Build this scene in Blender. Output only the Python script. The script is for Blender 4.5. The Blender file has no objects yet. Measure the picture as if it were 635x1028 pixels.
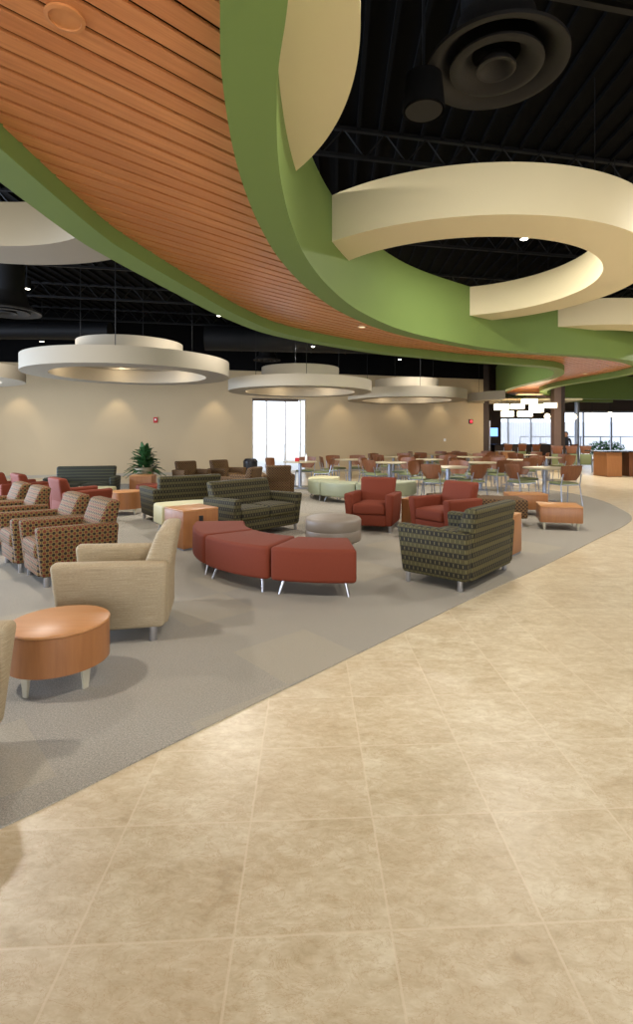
import bpy, bmesh, math, random
from mathutils import Vector, Matrix
random.seed(7)
S = bpy.context.scene
COL = S.collection
R = math.radians
F = 527.0; CX = 336.0; CY = 437.0; EYE = 1.45

# ------------------------------------------------------------------ camera
cam_d = bpy.data.cameras.new('camera'); cam = bpy.data.objects.new('camera', cam_d); COL.objects.link(cam)
cam.location = (0, 0, EYE); cam.rotation_euler = (R(90), 0, 0)
cam_d.sensor_fit = 'VERTICAL'; cam_d.sensor_height = 36.0
cam_d.lens = 36.0 * F / 1028.0
cam_d.shift_x = -(CX - 317.5) / 1028.0
cam_d.shift_y = (CY - 514.0) / 1028.0
cam_d.clip_end = 300
S.camera = cam

# ------------------------------------------------------------------ world, lights, exposure
w = bpy.data.worlds.new('world'); S.world = w; w.use_nodes = True
wn = w.node_tree.nodes; bg = wn['Background']
bg.inputs[0].default_value = (0.82, 0.90, 1.0, 1); bg.inputs[1].default_value = 2.2
S.view_settings.view_transform = 'Standard'; S.view_settings.look = 'None'
S.view_settings.gamma = 1.0; S.view_settings.use_curve_mapping = False
S.view_settings.exposure = 0.58

def lamp(kind, name, loc, power, color=(1, .9, .74), size=.3, rot=(0, 0, 0), spot=None, blend=.5):
    d = bpy.data.lights.new(name, kind); d.energy = power; d.color = color
    if kind == 'AREA': d.shape = 'DISK'; d.size = size
    else: d.shadow_soft_size = size
    if kind == 'SPOT': d.spot_size = spot; d.spot_blend = blend
    o = bpy.data.objects.new(name, d); COL.objects.link(o); o.location = loc; o.rotation_euler = rot
    return o
WARM = (1, .94, .86)
# house lights hung at the roof deck: big soft downlights
for (x, y, p) in ((1.6, 2.2, 78), (5.2, 2.6, 40), (-3.8, 2.6, 85), (-4.6, 7.2, 100),
                  (5.0, 6.4, 70), (9.5, 8.5, 170), (-2.2, 11.2, 110), (2.2, 12.4, 110), (-7.0, 11.5, 90), (11, 14, 220),
                  (3.2, 16.8, 110), (8.6, 18.4, 150), (2.7, 7.9, 60), (-.9, 5.6, 45), (-1.0, 16.9, 60)):
    lamp('AREA', 'house_light', (x, y, 4.45), p, WARM, .28)
for (x, y, p) in ((.8, -2.4, 1300), (4.6, -.6, 1500), (5.6, 2.6, 1500), (7.8, 6.0, 1300), (-2.6, -2.2, 900)):  # added spots outside the view, bouncing light off the floor onto canopy and rings
    lamp('SPOT', 'floor_bounce_spot', (x, y, 4.45), p, (1, .97, .92), .4, (0, 0, 0), R(58), .35)
# daylight from the glazed left side, plus an added fill lamp behind the camera
def rect_light(loc, rot, sx, sy, p, c=(.72, .84, 1)):
    d = bpy.data.lights.new('window_and_fill_light', 'AREA'); d.shape = 'RECTANGLE'; d.size = sx; d.size_y = sy; d.energy = p; d.color = c
    o = bpy.data.objects.new('window_and_fill_light', d); COL.objects.link(o); o.location = loc; o.rotation_euler = rot
rect_light((-12.5, 7.5, 1.9), (0, R(-90), 0), 3.0, 13, 1400, (.64, .77, 1))
rect_light((1, -7.5, 2.0), (R(90), 0, 0), 14, 3.2, 420, (.97, .98, 1))

# ------------------------------------------------------------------ node helpers
def lin(c):
    return tuple((v / 255 / 12.92) if v / 255 <= .04045 else ((v / 255 + .055) / 1.055) ** 2.4 for v in c) + (1,)

class NT:
    def __init__(s, name):
        s.m = bpy.data.materials.new(name); s.m.use_nodes = True
        s.t = s.m.node_tree; s.n = s.t.nodes; s.b = s.n['Principled BSDF']
    def link(s, a, b): s.t.links.new(a, b)
    def put(s, sock, v):
        if v is None: return
        if hasattr(v, 'links') or isinstance(v, bpy.types.NodeSocket): s.link(v, sock)
        else: sock.default_value = v
    def math(s, op, a, b=None, c=None):
        n = s.n.new('ShaderNodeMath'); n.operation = op
        s.put(n.inputs[0], a); s.put(n.inputs[1], b); s.put(n.inputs[2], c); return n.outputs[0]
    def mix(s, f, a, b):
        n = s.n.new('ShaderNodeMix'); n.data_type = 'RGBA'
        s.put(n.inputs[0], f); s.put(n.inputs[6], a); s.put(n.inputs[7], b); return n.outputs[2]
    def coord(s, kind='UV', scale=(1, 1, 1), rot=(0, 0, 0), loc=(0, 0, 0)):
        n = s.n.new('ShaderNodeTexCoord'); m = s.n.new('ShaderNodeMapping')
        m.inputs['Scale'].default_value = scale; m.inputs['Rotation'].default_value = rot; m.inputs['Location'].default_value = loc
        s.link(n.outputs[kind], m.inputs[0]); return m.outputs[0]
    def noise(s, vec, scale, detail=3, rough=.55, dist=0):
        n = s.n.new('ShaderNodeTexNoise'); s.link(vec, n.inputs['Vector'])
        n.inputs['Scale'].default_value = scale; n.inputs['Detail'].default_value = detail
        n.inputs['Roughness'].default_value = rough; n.inputs['Distortion'].default_value = dist; return n.outputs[0]
    def ramp(s, f, stops):
        n = s.n.new('ShaderNodeValToRGB'); e = n.color_ramp.elements
        while len(e) < len(stops): e.new(.5)
        for k, (p, c) in zip(e, stops): k.position = p; k.color = c if len(c) == 4 else lin(c)
        s.link(f, n.inputs[0]); return n.outputs[0]
    def sep(s, v):
        n = s.n.new('ShaderNodeSeparateXYZ'); s.link(v, n.inputs[0]); return n.outputs
    def bump(s, h, strength=.2, dist=.01):
        n = s.n.new('ShaderNodeBump'); n.inputs['Strength'].default_value = strength; n.inputs['Distance'].default_value = dist
        s.link(h, n.inputs['Height']); s.link(n.outputs[0], s.b.inputs['Normal'])
    def done(s, col, rough=.6, metal=0, spec=.5):
        s.put(s.b.inputs['Base Color'], col); s.put(s.b.inputs['Roughness'], rough)
        s.b.inputs['Metallic'].default_value = metal; s.b.inputs['Specular IOR Level'].default_value = spec
        return s.m

def plain(name, rgb, rough=.6, metal=0, var=.06, scale=6, bump=0, spec=.5):
    k = NT(name); v = k.coord('Object'); n = k.noise(v, scale, 4)
    a = tuple(x * (1 - var) for x in lin(rgb)[:3]) + (1,); b = tuple(min(1, x * (1 + var)) for x in lin(rgb)[:3]) + (1,)
    c = k.mix(n, a, b)
    if bump: k.bump(k.noise(k.coord('Object'), 350, 2), bump, .002)
    return k.done(c, rough, metal, spec)
def emit(name, rgb, st):
    k = NT(name); k.b.inputs['Emission Color'].default_value = lin(rgb); k.b.inputs['Emission Strength'].default_value = st
    v = k.coord('Object'); return k.done(k.mix(k.noise(v, 3), lin(rgb), lin(tuple(.95 * c for c in rgb))), .4)
def wood(name, c1, c2, rough=.35, axis=0, sc=1.0, spec=.5):
    k = NT(name); s = [14 * sc] * 3; s[axis] = 1.2 * sc
    v = k.coord('Object', tuple(s)); n = k.noise(v, 2.2, 5, .6, .6)
    f = k.noise(k.coord('Object', tuple(4 * q for q in s)), 4, 3)
    c = k.mix(k.math('MULTIPLY', f, .35), k.ramp(n, [(.3, c1), (.7, c2)]), lin(c1))
    k.bump(f, .04, .002); return k.done(c, rough, 0, spec)

M = {}
M['metal'] = plain('brushed_metal', (190, 190, 195), .3, .9, .04)
M['metal_d'] = plain('satin_steel', (150, 155, 168), .35, .7, .04)
M['legpale'] = plain('pale_leg', (196, 190, 170), .4, .3, .03)
M['wood'] = wood('maple_veneer', (172, 118, 70), (188, 134, 84), .4, 0)
M['woodv'] = wood('cherry_veneer', (144, 94, 54), (164, 110, 66), .4, 2)
M['cherry'] = wood('cherry_ply', (98, 58, 33), (126, 76, 44), .35, 2)
M['red'] = plain('rust_fabric', (112, 47, 25), .75, 0, .10, 60, .3, .3)
M['beige'] = None
M['sage'] = plain('sage_vinyl', (148, 152, 124), .45, 0, .04, 8, .05)
M['cream'] = plain('cream_vinyl', (205, 200, 160), .45, 0, .04, 8, .05)
M['greyv'] = plain('taupe_vinyl', (128, 116, 102), .45, 0, .05, 8, .05)
M['seatgreen'] = plain('chair_green', (110, 116, 76), .55, 0, .06, 20)
M['black'] = plain('black_plastic', (22, 22, 26), .5, 0, .1)
M['deck'] = plain('black_paint', (9, 9, 10), .9, 0, .2, 2, 0, .1)
M['duct'] = plain('dark_duct', (17, 17, 19), .6, 0, .15, 3, 0, .3)
M['diff'] = plain('dark_diffuser', (27, 25, 24), .55, 0, .08, 3, 0, .3)
M['green'] = plain('green_paint', (114, 136, 74), .6, 0, .03, 2, 0, .2)
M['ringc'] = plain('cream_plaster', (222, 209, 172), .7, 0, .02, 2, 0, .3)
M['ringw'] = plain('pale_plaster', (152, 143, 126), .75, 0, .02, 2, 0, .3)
M['wall'] = plain('wall_paint', (174, 156, 126), .85, 0, .03, .6, 0, .2)
M['darkwall'] = plain('brown_wall', (58, 46, 40), .8, 0, .06)
M['laminate'] = plain('pale_laminate', (168, 156, 128), .35, 0, .04, 12)
M['edge'] = plain('dark_edge', (70, 56, 44), .4)
M['darktop'] = plain('dark_top', (36, 36, 40), .25)
M['leaf'] = plain('leaf', (52, 92, 48), .45, 0, .35, 9)
M['leafpale'] = plain('pale_leaf', (70, 120, 72), .5, 0, .35, 9)
M['pot'] = plain('taupe_pot', (140, 128, 104), .6)
M['soil'] = plain('soil', (50, 38, 28), .95)
M['column'] = plain('brown_column', (92, 72, 62), .6)
M['skin'] = plain('skin', (190, 140, 112), .6)
M['hair'] = plain('hair', (28, 20, 18), .6)
M['cloth'] = plain('dark_cloth', (30, 30, 38), .8)
M['frame'] = plain('white_frame', (225, 225, 225), .5)
M['screen'] = emit('lit_screen', (120, 170, 255), 1.6)
M['glow'] = emit('lamp_glow', (255, 246, 226), 9)
M['shade'] = emit('lit_shade', (255, 236, 200), 2.6)
M['redsign'] = plain('alarm_red', (176, 30, 34), .4)
M['redled'] = emit('red_sign_glow', (230, 30, 60), .9)
M['facade'] = plain('pale_facade', (200, 200, 208), .8)
M['pave'] = plain('pale_paving', (200, 200, 196), .8)

k = NT('oatmeal_weave')
n = k.noise(k.coord('UV', (2, 120, 1)), 3, 4); n2 = k.noise(k.coord('UV', (30, 260, 1)), 2, 2)
c = k.ramp(k.math('ADD', k.math('MULTIPLY', n, .6), k.math('MULTIPLY', n2, .4)), [(.34, (132, 116, 90)), (.52, (164, 148, 120)), (.68, (190, 174, 148))])
k.bump(n2, .2, .003); M['beige'] = k.done(c, .85, 0, .2)

def fr(k, x): return k.math('FRACT', x)
# olive loveseat: rows of short pale dashes on broad stripes
k = NT('olive_stripe'); o = k.sep(k.coord('UV')); u, v = o[0], o[1]
row = k.math('MULTIPLY', v, 22.0); fv = fr(k, row); ri = k.math('FLOOR', row)
fu = fr(k, k.math('ADD', k.math('MULTIPLY', u, 21), k.math('MULTIPLY', k.math('MODULO', ri, 2), .5)))
dash = k.math('MULTIPLY', k.math('LESS_THAN', k.math('ABSOLUTE', k.math('SUBTRACT', fu, .5)), .10), k.math('LESS_THAN', k.math('ABSOLUTE', k.math('SUBTRACT', fv, .5)), .33))
band = k.math('LESS_THAN', fr(k, k.math('MULTIPLY', v, 11)), .5)
weave = k.noise(k.coord('UV', (260, 260, 1)), 1, 2)
base = k.mix(band, lin((38, 34, 25)), lin((78, 71, 42)))
base = k.mix(k.math('MULTIPLY', weave, .4), base, lin((24, 26, 18)))
M['olive'] = k.done(k.mix(dash, base, lin((98, 91, 58))), .75, 0, .3)
k = NT('charcoal_green_stripe'); o = k.sep(k.coord('UV'))
band = k.math('LESS_THAN', fr(k, k.math('MULTIPLY', o[1], 16)), .22)
M['darkgreen'] = k.done(k.mix(band, lin((44, 46, 38)), lin((78, 78, 58))), .7, 0, .3)
# patterned lounge chairs: dark and red dots in a gold lattice
def dots(name, bgc, d1, d2, sc, rot=45, rough=.8):
    k = NT(name); o = k.sep(k.coord('UV', (sc, sc, sc), (0, 0, R(rot)))); u, v = o[0], o[1]
    def disc(off, r):
        a = k.math('SUBTRACT', fr(k, k.math('ADD', u, off)), .5); b = k.math('SUBTRACT', fr(k, k.math('ADD', v, off)), .5)
        return k.math('LESS_THAN', k.math('ADD', k.math('MULTIPLY', a, a), k.math('MULTIPLY', b, b)), r * r)
    par = k.math('MODULO', k.math('ABSOLUTE', k.math('ADD', k.math('FLOOR', u), k.math('FLOOR', v))), 2)
    c = k.mix(disc(0, .39), bgc, k.mix(par, d1, d2))
    c = k.mix(disc(.5, .14), c, lin((70, 46, 34)))
    n = k.noise(k.coord('UV', (200, 200, 1)), 1, 2)
    return k.done(k.mix(k.math('MULTIPLY', n, .3), c, lin((60, 44, 30))), rough, 0, .3)
M['dots'] = dots('gold_dot_fabric', lin((132, 108, 62)), lin((40, 28, 27)), lin((108, 46, 34)), 27)
M['weave'] = dots('brown_lattice_fabric', lin((118, 90, 54)), lin((52, 34, 24)), lin((62, 42, 28)), 24, 45)

# travertine tile
TP = .4572; TH = R(2.9)
k = NT('travertine_tile')
v = k.coord('Object', (1, 1, 1), (0, 0, -TH), (.0, .0, 0)); o = k.sep(v)
tu = k.math('ADD', k.math('DIVIDE', o[0], TP), 50.47); tv = k.math('ADD', k.math('DIVIDE', o[1], TP), 50.66)
def edge(x): return k.math('LESS_THAN', k.math('ABSOLUTE', k.math('SUBTRACT', fr(k, k.math('ADD', x, .5)), .5)), .0085)
grout = k.math('MAXIMUM', edge(tu), edge(tv))
cmb = k.n.new('ShaderNodeCombineXYZ'); k.link(k.math('FLOOR', tu), cmb.inputs[0]); k.link(k.math('FLOOR', tv), cmb.inputs[1])
wn_ = k.n.new('ShaderNodeTexWhiteNoise'); k.link(cmb.outputs[0], wn_.inputs[0])
va = k.n.new('ShaderNodeVectorMath'); va.operation = 'MULTIPLY_ADD'; k.link(wn_.outputs['Color'], va.inputs[0]); va.inputs[1].default_value = (30, 30, 30); k.link(k.coord('Object', (1, 1.7, 1), (0, 0, .5)), va.inputs[2])
n1 = k.noise(va.outputs[0], 3.2, 8, .68, .5); n2 = k.noise(va.outputs[0], 17, 7, .72, .45)
c = k.ramp(k.math('ADD', k.math('MULTIPLY', n1, .52), k.math('MULTIPLY', n2, .48)), [(.28, (156, 137, 107)), (.42, (184, 166, 134)), (.51, (197, 181, 151)), (.59, (208, 195, 167)), (.72, (222, 211, 188))])
vein = k.math('LESS_THAN', k.math('ABSOLUTE', k.math('SUBTRACT', k.noise(va.outputs[0], 6, 7, .7, 1.5), .5)), .008)
c = k.mix(k.math('MULTIPLY', vein, .5), c, lin((168, 138, 100)))
c = k.mix(k.math('MULTIPLY', wn_.outputs[0], .12), c, lin((192, 168, 136)))
c = k.mix(k.math('MULTIPLY', grout, .5), c, lin((212, 196, 168)))
k.bump(k.math('SUBTRACT', 1, grout), .15, .002)
M['tile'] = k.done(c, k.math('ADD', k.math('MULTIPLY', n2, .15), .27), 0, .4)
# carpet in big tiles of varying tone
k = NT('carpet_tile'); v = k.coord('Object', (1, 1, 1), (0, 0, R(-42))); o = k.sep(v)
cmb = k.n.new('ShaderNodeCombineXYZ'); k.link(k.math('FLOOR', k.math('MULTIPLY', o[0], 1 / .61)), cmb.inputs[0]); k.link(k.math('FLOOR', k.math('MULTIPLY', o[1], 1 / .61)), cmb.inputs[1])
wn_ = k.n.new('ShaderNodeTexWhiteNoise'); k.link(cmb.outputs[0], wn_.inputs[0])
f1 = k.noise(k.coord('Object'), 380, 2, .8); f2 = k.noise(k.coord('Object'), 120, 3, .7)
c = k.ramp(k.math('ADD', k.math('MULTIPLY', f1, .65), k.math('MULTIPLY', f2, .35)), [(.36, (100, 96, 88)), (.5, (146, 140, 129)), (.64, (190, 184, 170))])
pat = k.math('GREATER_THAN', wn_.outputs[0], .86)
c = k.mix(k.math('MULTIPLY', pat, .22), c, lin((176, 164, 138)))
k.bump(f1, .5, .004); M['carpet'] = k.done(c, .95, 0, .15)
# slat wood for the canopy
k = NT('slat_wood'); v = k.coord('Object', (1, 1, 1), (0, 0, R(-46))); o = k.sep(v)
sid = k.math('FLOOR', k.math('ADD', k.math('DIVIDE', o[1], .145), .5)); wn_ = k.n.new('ShaderNodeTexWhiteNoise'); wn_.noise_dimensions = '1D'; k.link(sid, wn_.inputs['W'])
mp = k.n.new('ShaderNodeMapping'); mp.inputs['Scale'].default_value = (.9, 22, 9); k.link(v, mp.inputs[0]); n = k.noise(mp.outputs[0], 2.5, 5, .6, .4)
c = k.ramp(n, [(.3, (190, 120, 72)), (.7, (216, 148, 94))]); c = k.mix(k.math('MULTIPLY', wn_.outputs[0], .35), c, lin((178, 106, 62)))
M['slat'] = k.done(c, .3, 0, .5)
g = NT('window_glass'); g.b.inputs['Transmission Weight'].default_value = 1; g.b.inputs['IOR'].default_value = 1.1
M['glass'] = g.done((.95, .97, 1, 1), .02)
k = NT('blind_fabric'); o = k.sep(k.coord('Object')); 
c = k.mix(k.math('LESS_THAN', fr(k, k.math('MULTIPLY', o[0], 2.2)), .45), lin((236, 238, 246)), lin((205, 208, 226)))
k.b.inputs['Transmission Weight'].default_value = 0; M['blind'] = k.done(c, .8)
# sheer blind lit from behind by the sky
k = NT('sheer_blind'); tr = k.n.new('ShaderNodeBsdfTranslucent'); tr.inputs[0].default_value = (.95, .96, 1, 1); tp = k.n.new('ShaderNodeBsdfTransparent')
ms = k.n.new('ShaderNodeMixShader'); ms.inputs[0].default_value = .6; k.link(tr.outputs[0], ms.inputs[1]); k.link(tp.outputs[0], ms.inputs[2])
k.link(ms.outputs[0], k.n['Material Output'].inputs[0]); M['sheer'] = k.m

# ------------------------------------------------------------------ mesh helpers
def mesh_of(bm, name, mat, sharp=35, smooth=True):
    bm.normal_update()
    uvl = bm.loops.layers.uv.new('UVMap')
    for f in bm.faces:
        n = f.normal; ax = max(range(3), key=lambda i: abs(n[i]) * (1.001 if i == 2 else 1))
        for l in f.loops:
            p = l.vert.co
            l[uvl].uv = (p.y, p.z) if ax == 0 else ((p.x, p.z) if ax == 1 else (p.x, p.y))
    me = bpy.data.meshes.new(name); bm.to_mesh(me); bm.free()
    if smooth:
        me.polygons.foreach_set('use_smooth', [True] * len(me.polygons)); me.set_sharp_from_angle(angle=R(sharp))
    for m in (mat if isinstance(mat, (list, tuple)) else [mat]): me.materials.append(m)
    return me
def link(name, me, parent=None, loc=(0, 0, 0), rz=0):
    o = bpy.data.objects.new(name, me); COL.objects.link(o); o.location = loc; o.rotation_euler = (0, 0, rz)
    if parent: o.parent = parent
    return o
def obj(name, bm, mat, parent=None, loc=(0, 0, 0), rz=0, **kw):
    return link(name, mesh_of(bm, name, mat, **kw), parent, loc, rz)
def tag(o, label=None, cat=None, group=None, kind=None):
    if label: o['label'] = label
    if cat: o['category'] = cat
    if group: o['group'] = group
    if kind: o['kind'] = kind
    return o
def empty(name, loc, rz=0, label=None, cat=None, group=None):
    o = bpy.data.objects.new(name, None); COL.objects.link(o); o.location = loc; o.rotation_euler = (0, 0, rz); o.empty_display_size = .1
    return tag(o, label, cat, group)
def join(*bms):
    a = bmesh.new()
    for b in bms:
        me = bpy.data.meshes.new('t'); b.to_mesh(me); a.from_mesh(me); b.free(); bpy.data.meshes.remove(me)
    return a
def box(x0, x1, y0, y1, z0, z1, bev=0, seg=2, fn=None, sub=0):
    bm = bmesh.new(); bmesh.ops.create_cube(bm, size=1)
    for v in bm.verts: v.co = Vector((x0 + (v.co.x + .5) * (x1 - x0), y0 + (v.co.y + .5) * (y1 - y0), z0 + (v.co.z + .5) * (z1 - z0)))
    if fn:
        for v in bm.verts: v.co = Vector(fn(v.co.x, v.co.y, v.co.z))
    if bev: bmesh.ops.bevel(bm, geom=bm.edges[:], offset=bev, segments=seg, profile=.5, affect='EDGES')
    return bm
def puff(x0, x1, y0, y1, z0, z1, bev=.03, crown=.02, n=8, fn=None):
    """cushion: rounded box with a crowned top"""
    bm = bmesh.new(); bmesh.ops.create_cube(bm, size=1)
    for v in bm.verts: v.co = Vector((x0 + (v.co.x + .5) * (x1 - x0), y0 + (v.co.y + .5) * (y1 - y0), z0 + (v.co.z + .5) * (z1 - z0)))
    bmesh.ops.bevel(bm, geom=bm.edges[:], offset=bev, segments=3, profile=.5, affect='EDGES')
    for ax in (0, 1):
        a, b = ((x0, x1), (y0, y1))[ax]
        for i in range(1, n):
            co = [0, 0, 0]; no = [0, 0, 0]; co[ax] = a + (b - a) * i / n; no[ax] = 1
            bmesh.ops.bisect_plane(bm, geom=bm.verts[:] + bm.edges[:] + bm.faces[:], plane_co=co, plane_no=no)
    for v in bm.verts:
        u = (v.co.x - x0) / (x1 - x0) * 2 - 1; t = (v.co.y - y0) / (y1 - y0) * 2 - 1
        k_ = max(0, 1 - u ** 4) * max(0, 1 - t ** 4); h = (v.co.z - z0) / (z1 - z0)
        v.co.z += crown * k_ * h
        if fn: v.co = Vector(fn(v.co.x, v.co.y, v.co.z))
    return bm
def lathe(prof, n=32, cap=True, cx=0, cy=0):
    bm = bmesh.new(); rings = []
    for (r, z) in prof:
        rings.append([bm.verts.new((cx + r * math.cos(2 * math.pi * i / n), cy + r * math.sin(2 * math.pi * i / n), z)) for i in range(n)])
    for a, b in zip(rings, rings[1:]):
        for i in range(n): bm.faces.new((a[i], a[(i + 1) % n], b[(i + 1) % n], b[i]))
    if cap:
        bm.faces.new(rings[0][::-1]); bm.faces.new(rings[-1])
    bmesh.ops.recalc_face_normals(bm, faces=bm.faces[:]); return bm
def tube(pts, r, n=8, r2=None):
    bm = bmesh.new(); pts = [Vector(p) for p in pts]; rings = []; m = len(pts)
    for i, p in enumerate(pts):
        d = (pts[min(i + 1, m - 1)] - pts[max(i - 1, 0)]).normalized()
        a = d.cross(Vector((0, 0, 1))) if abs(d.z) < .95 else d.cross(Vector((1, 0, 0)))
        a.normalize(); b = d.cross(a); rr = r if r2 is None else r + (r2 - r) * i / (m - 1)
        rings.append([bm.verts.new(p + (a * math.cos(2 * math.pi * j / n) + b * math.sin(2 * math.pi * j / n)) * rr) for j in range(n)])
    for a, b in zip(rings, rings[1:]):
        for i in range(n): bm.faces.new((a[i], a[(i + 1) % n], b[(i + 1) % n], b[i]))
    bm.faces.new(rings[0][::-1]); bm.faces.new(rings[-1])
    bmesh.ops.recalc_face_normals(bm, faces=bm.faces[:]); return bm
def prism(poly, z0, z1, bev=0, seg=2):
    bm = bmesh.new(); b = [bm.verts.new((x, y, z0)) for x, y in poly]; t = [bm.verts.new((x, y, z1)) for x, y in poly]; n = len(poly)
    bm.faces.new(b[::-1]); bm.faces.new(t)
    for i in range(n): bm.faces.new((b[i], b[(i + 1) % n], t[(i + 1) % n], t[i]))
    bmesh.ops.recalc_face_normals(bm, faces=bm.faces[:])
    if bev:
        es = [e for e in bm.edges if e.calc_face_angle(0) > R(30)]
        bmesh.ops.bevel(bm, geom=es, offset=bev, segments=seg, profile=.5, affect='EDGES')
    return bm
def crom(pts, n=8):
    out = []; P = [Vector(p) for p in pts]; P = [2 * P[0] - P[1]] + P + [2 * P[-1] - P[-2]]
    for i in range(1, len(P) - 2):
        a, b, c, d = P[i - 1:i + 3]
        for j in range(n):
            t = j / n
            out.append(.5 * ((2 * b) + (c - a) * t + (2 * a - 5 * b + 4 * c - d) * t * t + (3 * b - a - 3 * c + d) * t ** 3))
    out.append(P[-2]); return [(p.x, p.y) for p in out]
MC = {}
def shared(key, name, mk, mat, **kw):
    if key not in MC: MC[key] = mesh_of(mk(), name, mat, **kw)
    return MC[key]

# ------------------------------------------------------------------ the room
obj('floor', box(-13.5, 21, -8, 44, -.2, 0), M['tile'], smooth=False)['kind'] = 'structure'
edge_pts = crom([(-3.2, -.1), (-2.2, .95), (-1.23, 1.934), (-.664, 2.572), (.641, 4.02), (1.245, 4.687), (2.364, 5.877), (3.68, 7.346), (4.75, 8.55), (5.3, 9.4), (5.62, 10.4), (5.86, 11.4), (5.94, 12.3), (5.85, 13.2), (5.4, 14.2), (4.05, 14.85), (1.8, 15), (-.2, 15), (-2.5, 15.3), (-6, 15.6), (-13.4, 15.8)], 8)
bm = prism(edge_pts + [(-13.4, -.1)], .0, .008)
obj('floor_carpet', bm, M['carpet'], smooth=False)['kind'] = 'structure'
# back wall (a long oblique wall) with a window opening
P0 = Vector((-13.4, 20.98 - .3115 * 13.4, 0)); P1 = Vector((6.5, 23.0, 0)); wd = (P1 - P0).normalized(); wang = math.atan2(wd.y, wd.x)
WL = (P1 - P0).length
def wx(px):   # distance along the back wall of a viewing direction
    t = (px - CX) / F; Y = 20.98 / (1 - .3115 * t); return (Vector((t * Y, Y, 0)) - P0).dot(wd)
a0, a1 = wx(253), wx(307)
wb = join(box(0, a0, 0, .25, 0, 3.9), box(a1, WL, 0, .25, 0, 3.9), box(a0, a1, 0, .25, 2.87, 3.9))
o = obj('wall_back', wb, M['wall'], loc=P0, rz=wang, smooth=False); o['kind'] = 'structure'
o = obj('wall_upper', box(0, WL, 0, .25, 3.9, 5.9), M['deck'], loc=P0, rz=wang, smooth=False); o['kind'] = 'structure'
o = obj('baseboard_back', join(box(0, a0, -.02, 0, 0, .1), box(a1, WL, -.02, 0, 0, .1)), M['ringw'], loc=P0, rz=wang, smooth=False); o['kind'] = 'structure'
wf = obj('window_1', join(*[box(x - .03, x + .03, .1, .18, 0, 2.87) for x in (a0 + .03, a0 + (a1 - a0) * .27, a0 + (a1 - a0) * .62, a1 - .2)], box(a0, a1, .1, .18, 0, .08), box(a0, a1, .1, .18, 2.8, 2.87)), M['frame'], loc=P0, rz=wang, smooth=False); wf['kind'] = 'structure'
o = obj('glass_pane', box(a0, a1, .13, .14, .08, 2.8), M['glass'], wf, smooth=False)
o = obj('roller_blind', box(a0 + .02, a1 - .3, .02, .09, 2.76, 2.86, .02), M['edge'], wf, smooth=False)
# side walls behind and beside the camera (outside the picture)
obj('wall_right', box(21, 21.2, -8, 30, 0, 5.9), M['wall'], smooth=False)['kind'] = 'structure'
obj('wall_rear', join(box(-13.5, 21, -8.2, -8, 3.6, 5.9), box(-13.5, -7, -8.2, -8, 0, 3.6), box(9, 21, -8.2, -8, 0, 3.6)), M['wall'], smooth=False)['kind'] = 'structure'
obj('wall_left', join(box(-13.7, -13.5, -8, 17, 3.6, 5.9), box(-13.7, -13.5, -8, 1, 0, 3.6), box(-13.7, -13.5, 14, 17, 0, 3.6)), M['wall'], smooth=False)['kind'] = 'structure'
ceil = obj('ceiling', box(-14, 21.2, -8.2, 36, 5.7, 5.9), M['deck'], smooth=False); ceil['kind'] = 'structure'

# far end: dark wall, glazed wall, soffit
obj('wall_far', join(box(6.55, 8.72, 27.6, 27.8, 0, 5.7), box(6.5, 6.75, 23.0, 27.6, 0, 5.7)), M['darkwall'], smooth=False)['kind'] = 'structure'
obj('wall_header', join(box(8.6, 12.75, 29.8, 30.3, 2.42, 5.7), box(12.75, 21, 30, 30.3, 2.82, 5.7)), M['darkwall'], smooth=False)['kind'] = 'structure'
mull = [box(x - .04, x + .04, 30, 30.12, 0, 2.82) for x in (8.9, 9.9, 11.2, 12.6, 14.2, 15.8, 17.4, 19)]
wf = obj('window_2', join(*mull, box(8.8, 19, 30, 30.12, 0, .1), box(8.8, 19, 30, 30.12, 2.74, 2.84)), M['metal_d'], smooth=False); wf['kind'] = 'structure'
obj('glass_pane', box(8.8, 19, 30.05, 30.06, .1, 2.8), M['glass'], wf, smooth=False)
def blind_bm():
    b = bmesh.new(); xs = [9.3 + i * .095 for i in range(34)]
    for i, x in enumerate(xs):
        vs = [b.verts.new(p) for p in ((x, 29.9, .85), (x + .085, 29.93, .85), (x + .085, 29.93, 2.38), (x, 29.9, 2.38))]; b.faces.new(vs)
    return b
t = empty('vertical_blind', (0, 0, 0), 0, 'pale vertical blind over the far window beside the brown column', 'blind')
obj('vanes', blind_bm(), M['sheer'], t, smooth=False)
obj('head_rail', box(9.25, 12.6, 29.86, 29.96, 2.38, 2.46), M['frame'], t, smooth=False)
obj('ground_outside', box(-20, 60, 36, 90, -.3, -.1), M['pave'], smooth=False)['kind'] = 'structure'
t = tag(obj('facade_wall', box(14, 34, 46, 47, 0, 2.6), M['facade'], smooth=False), 'pale long building facade outside the far right windows', 'building')
# outdoor railing
t = empty('railing', (0, 0, 0), 0, 'thin metal railing outside the far right windows', 'railing')
for x in [12 + 1.3 * i for i in range(8)]: obj('post', box(x - .03, x + .03, 34, 34.06, 0, 1.35), M['metal_d'], t, smooth=False)
obj('top_rail', box(12, 21.2, 33.98, 34.08, 1.33, 1.39), M['metal_d'], t, smooth=False)

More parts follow.
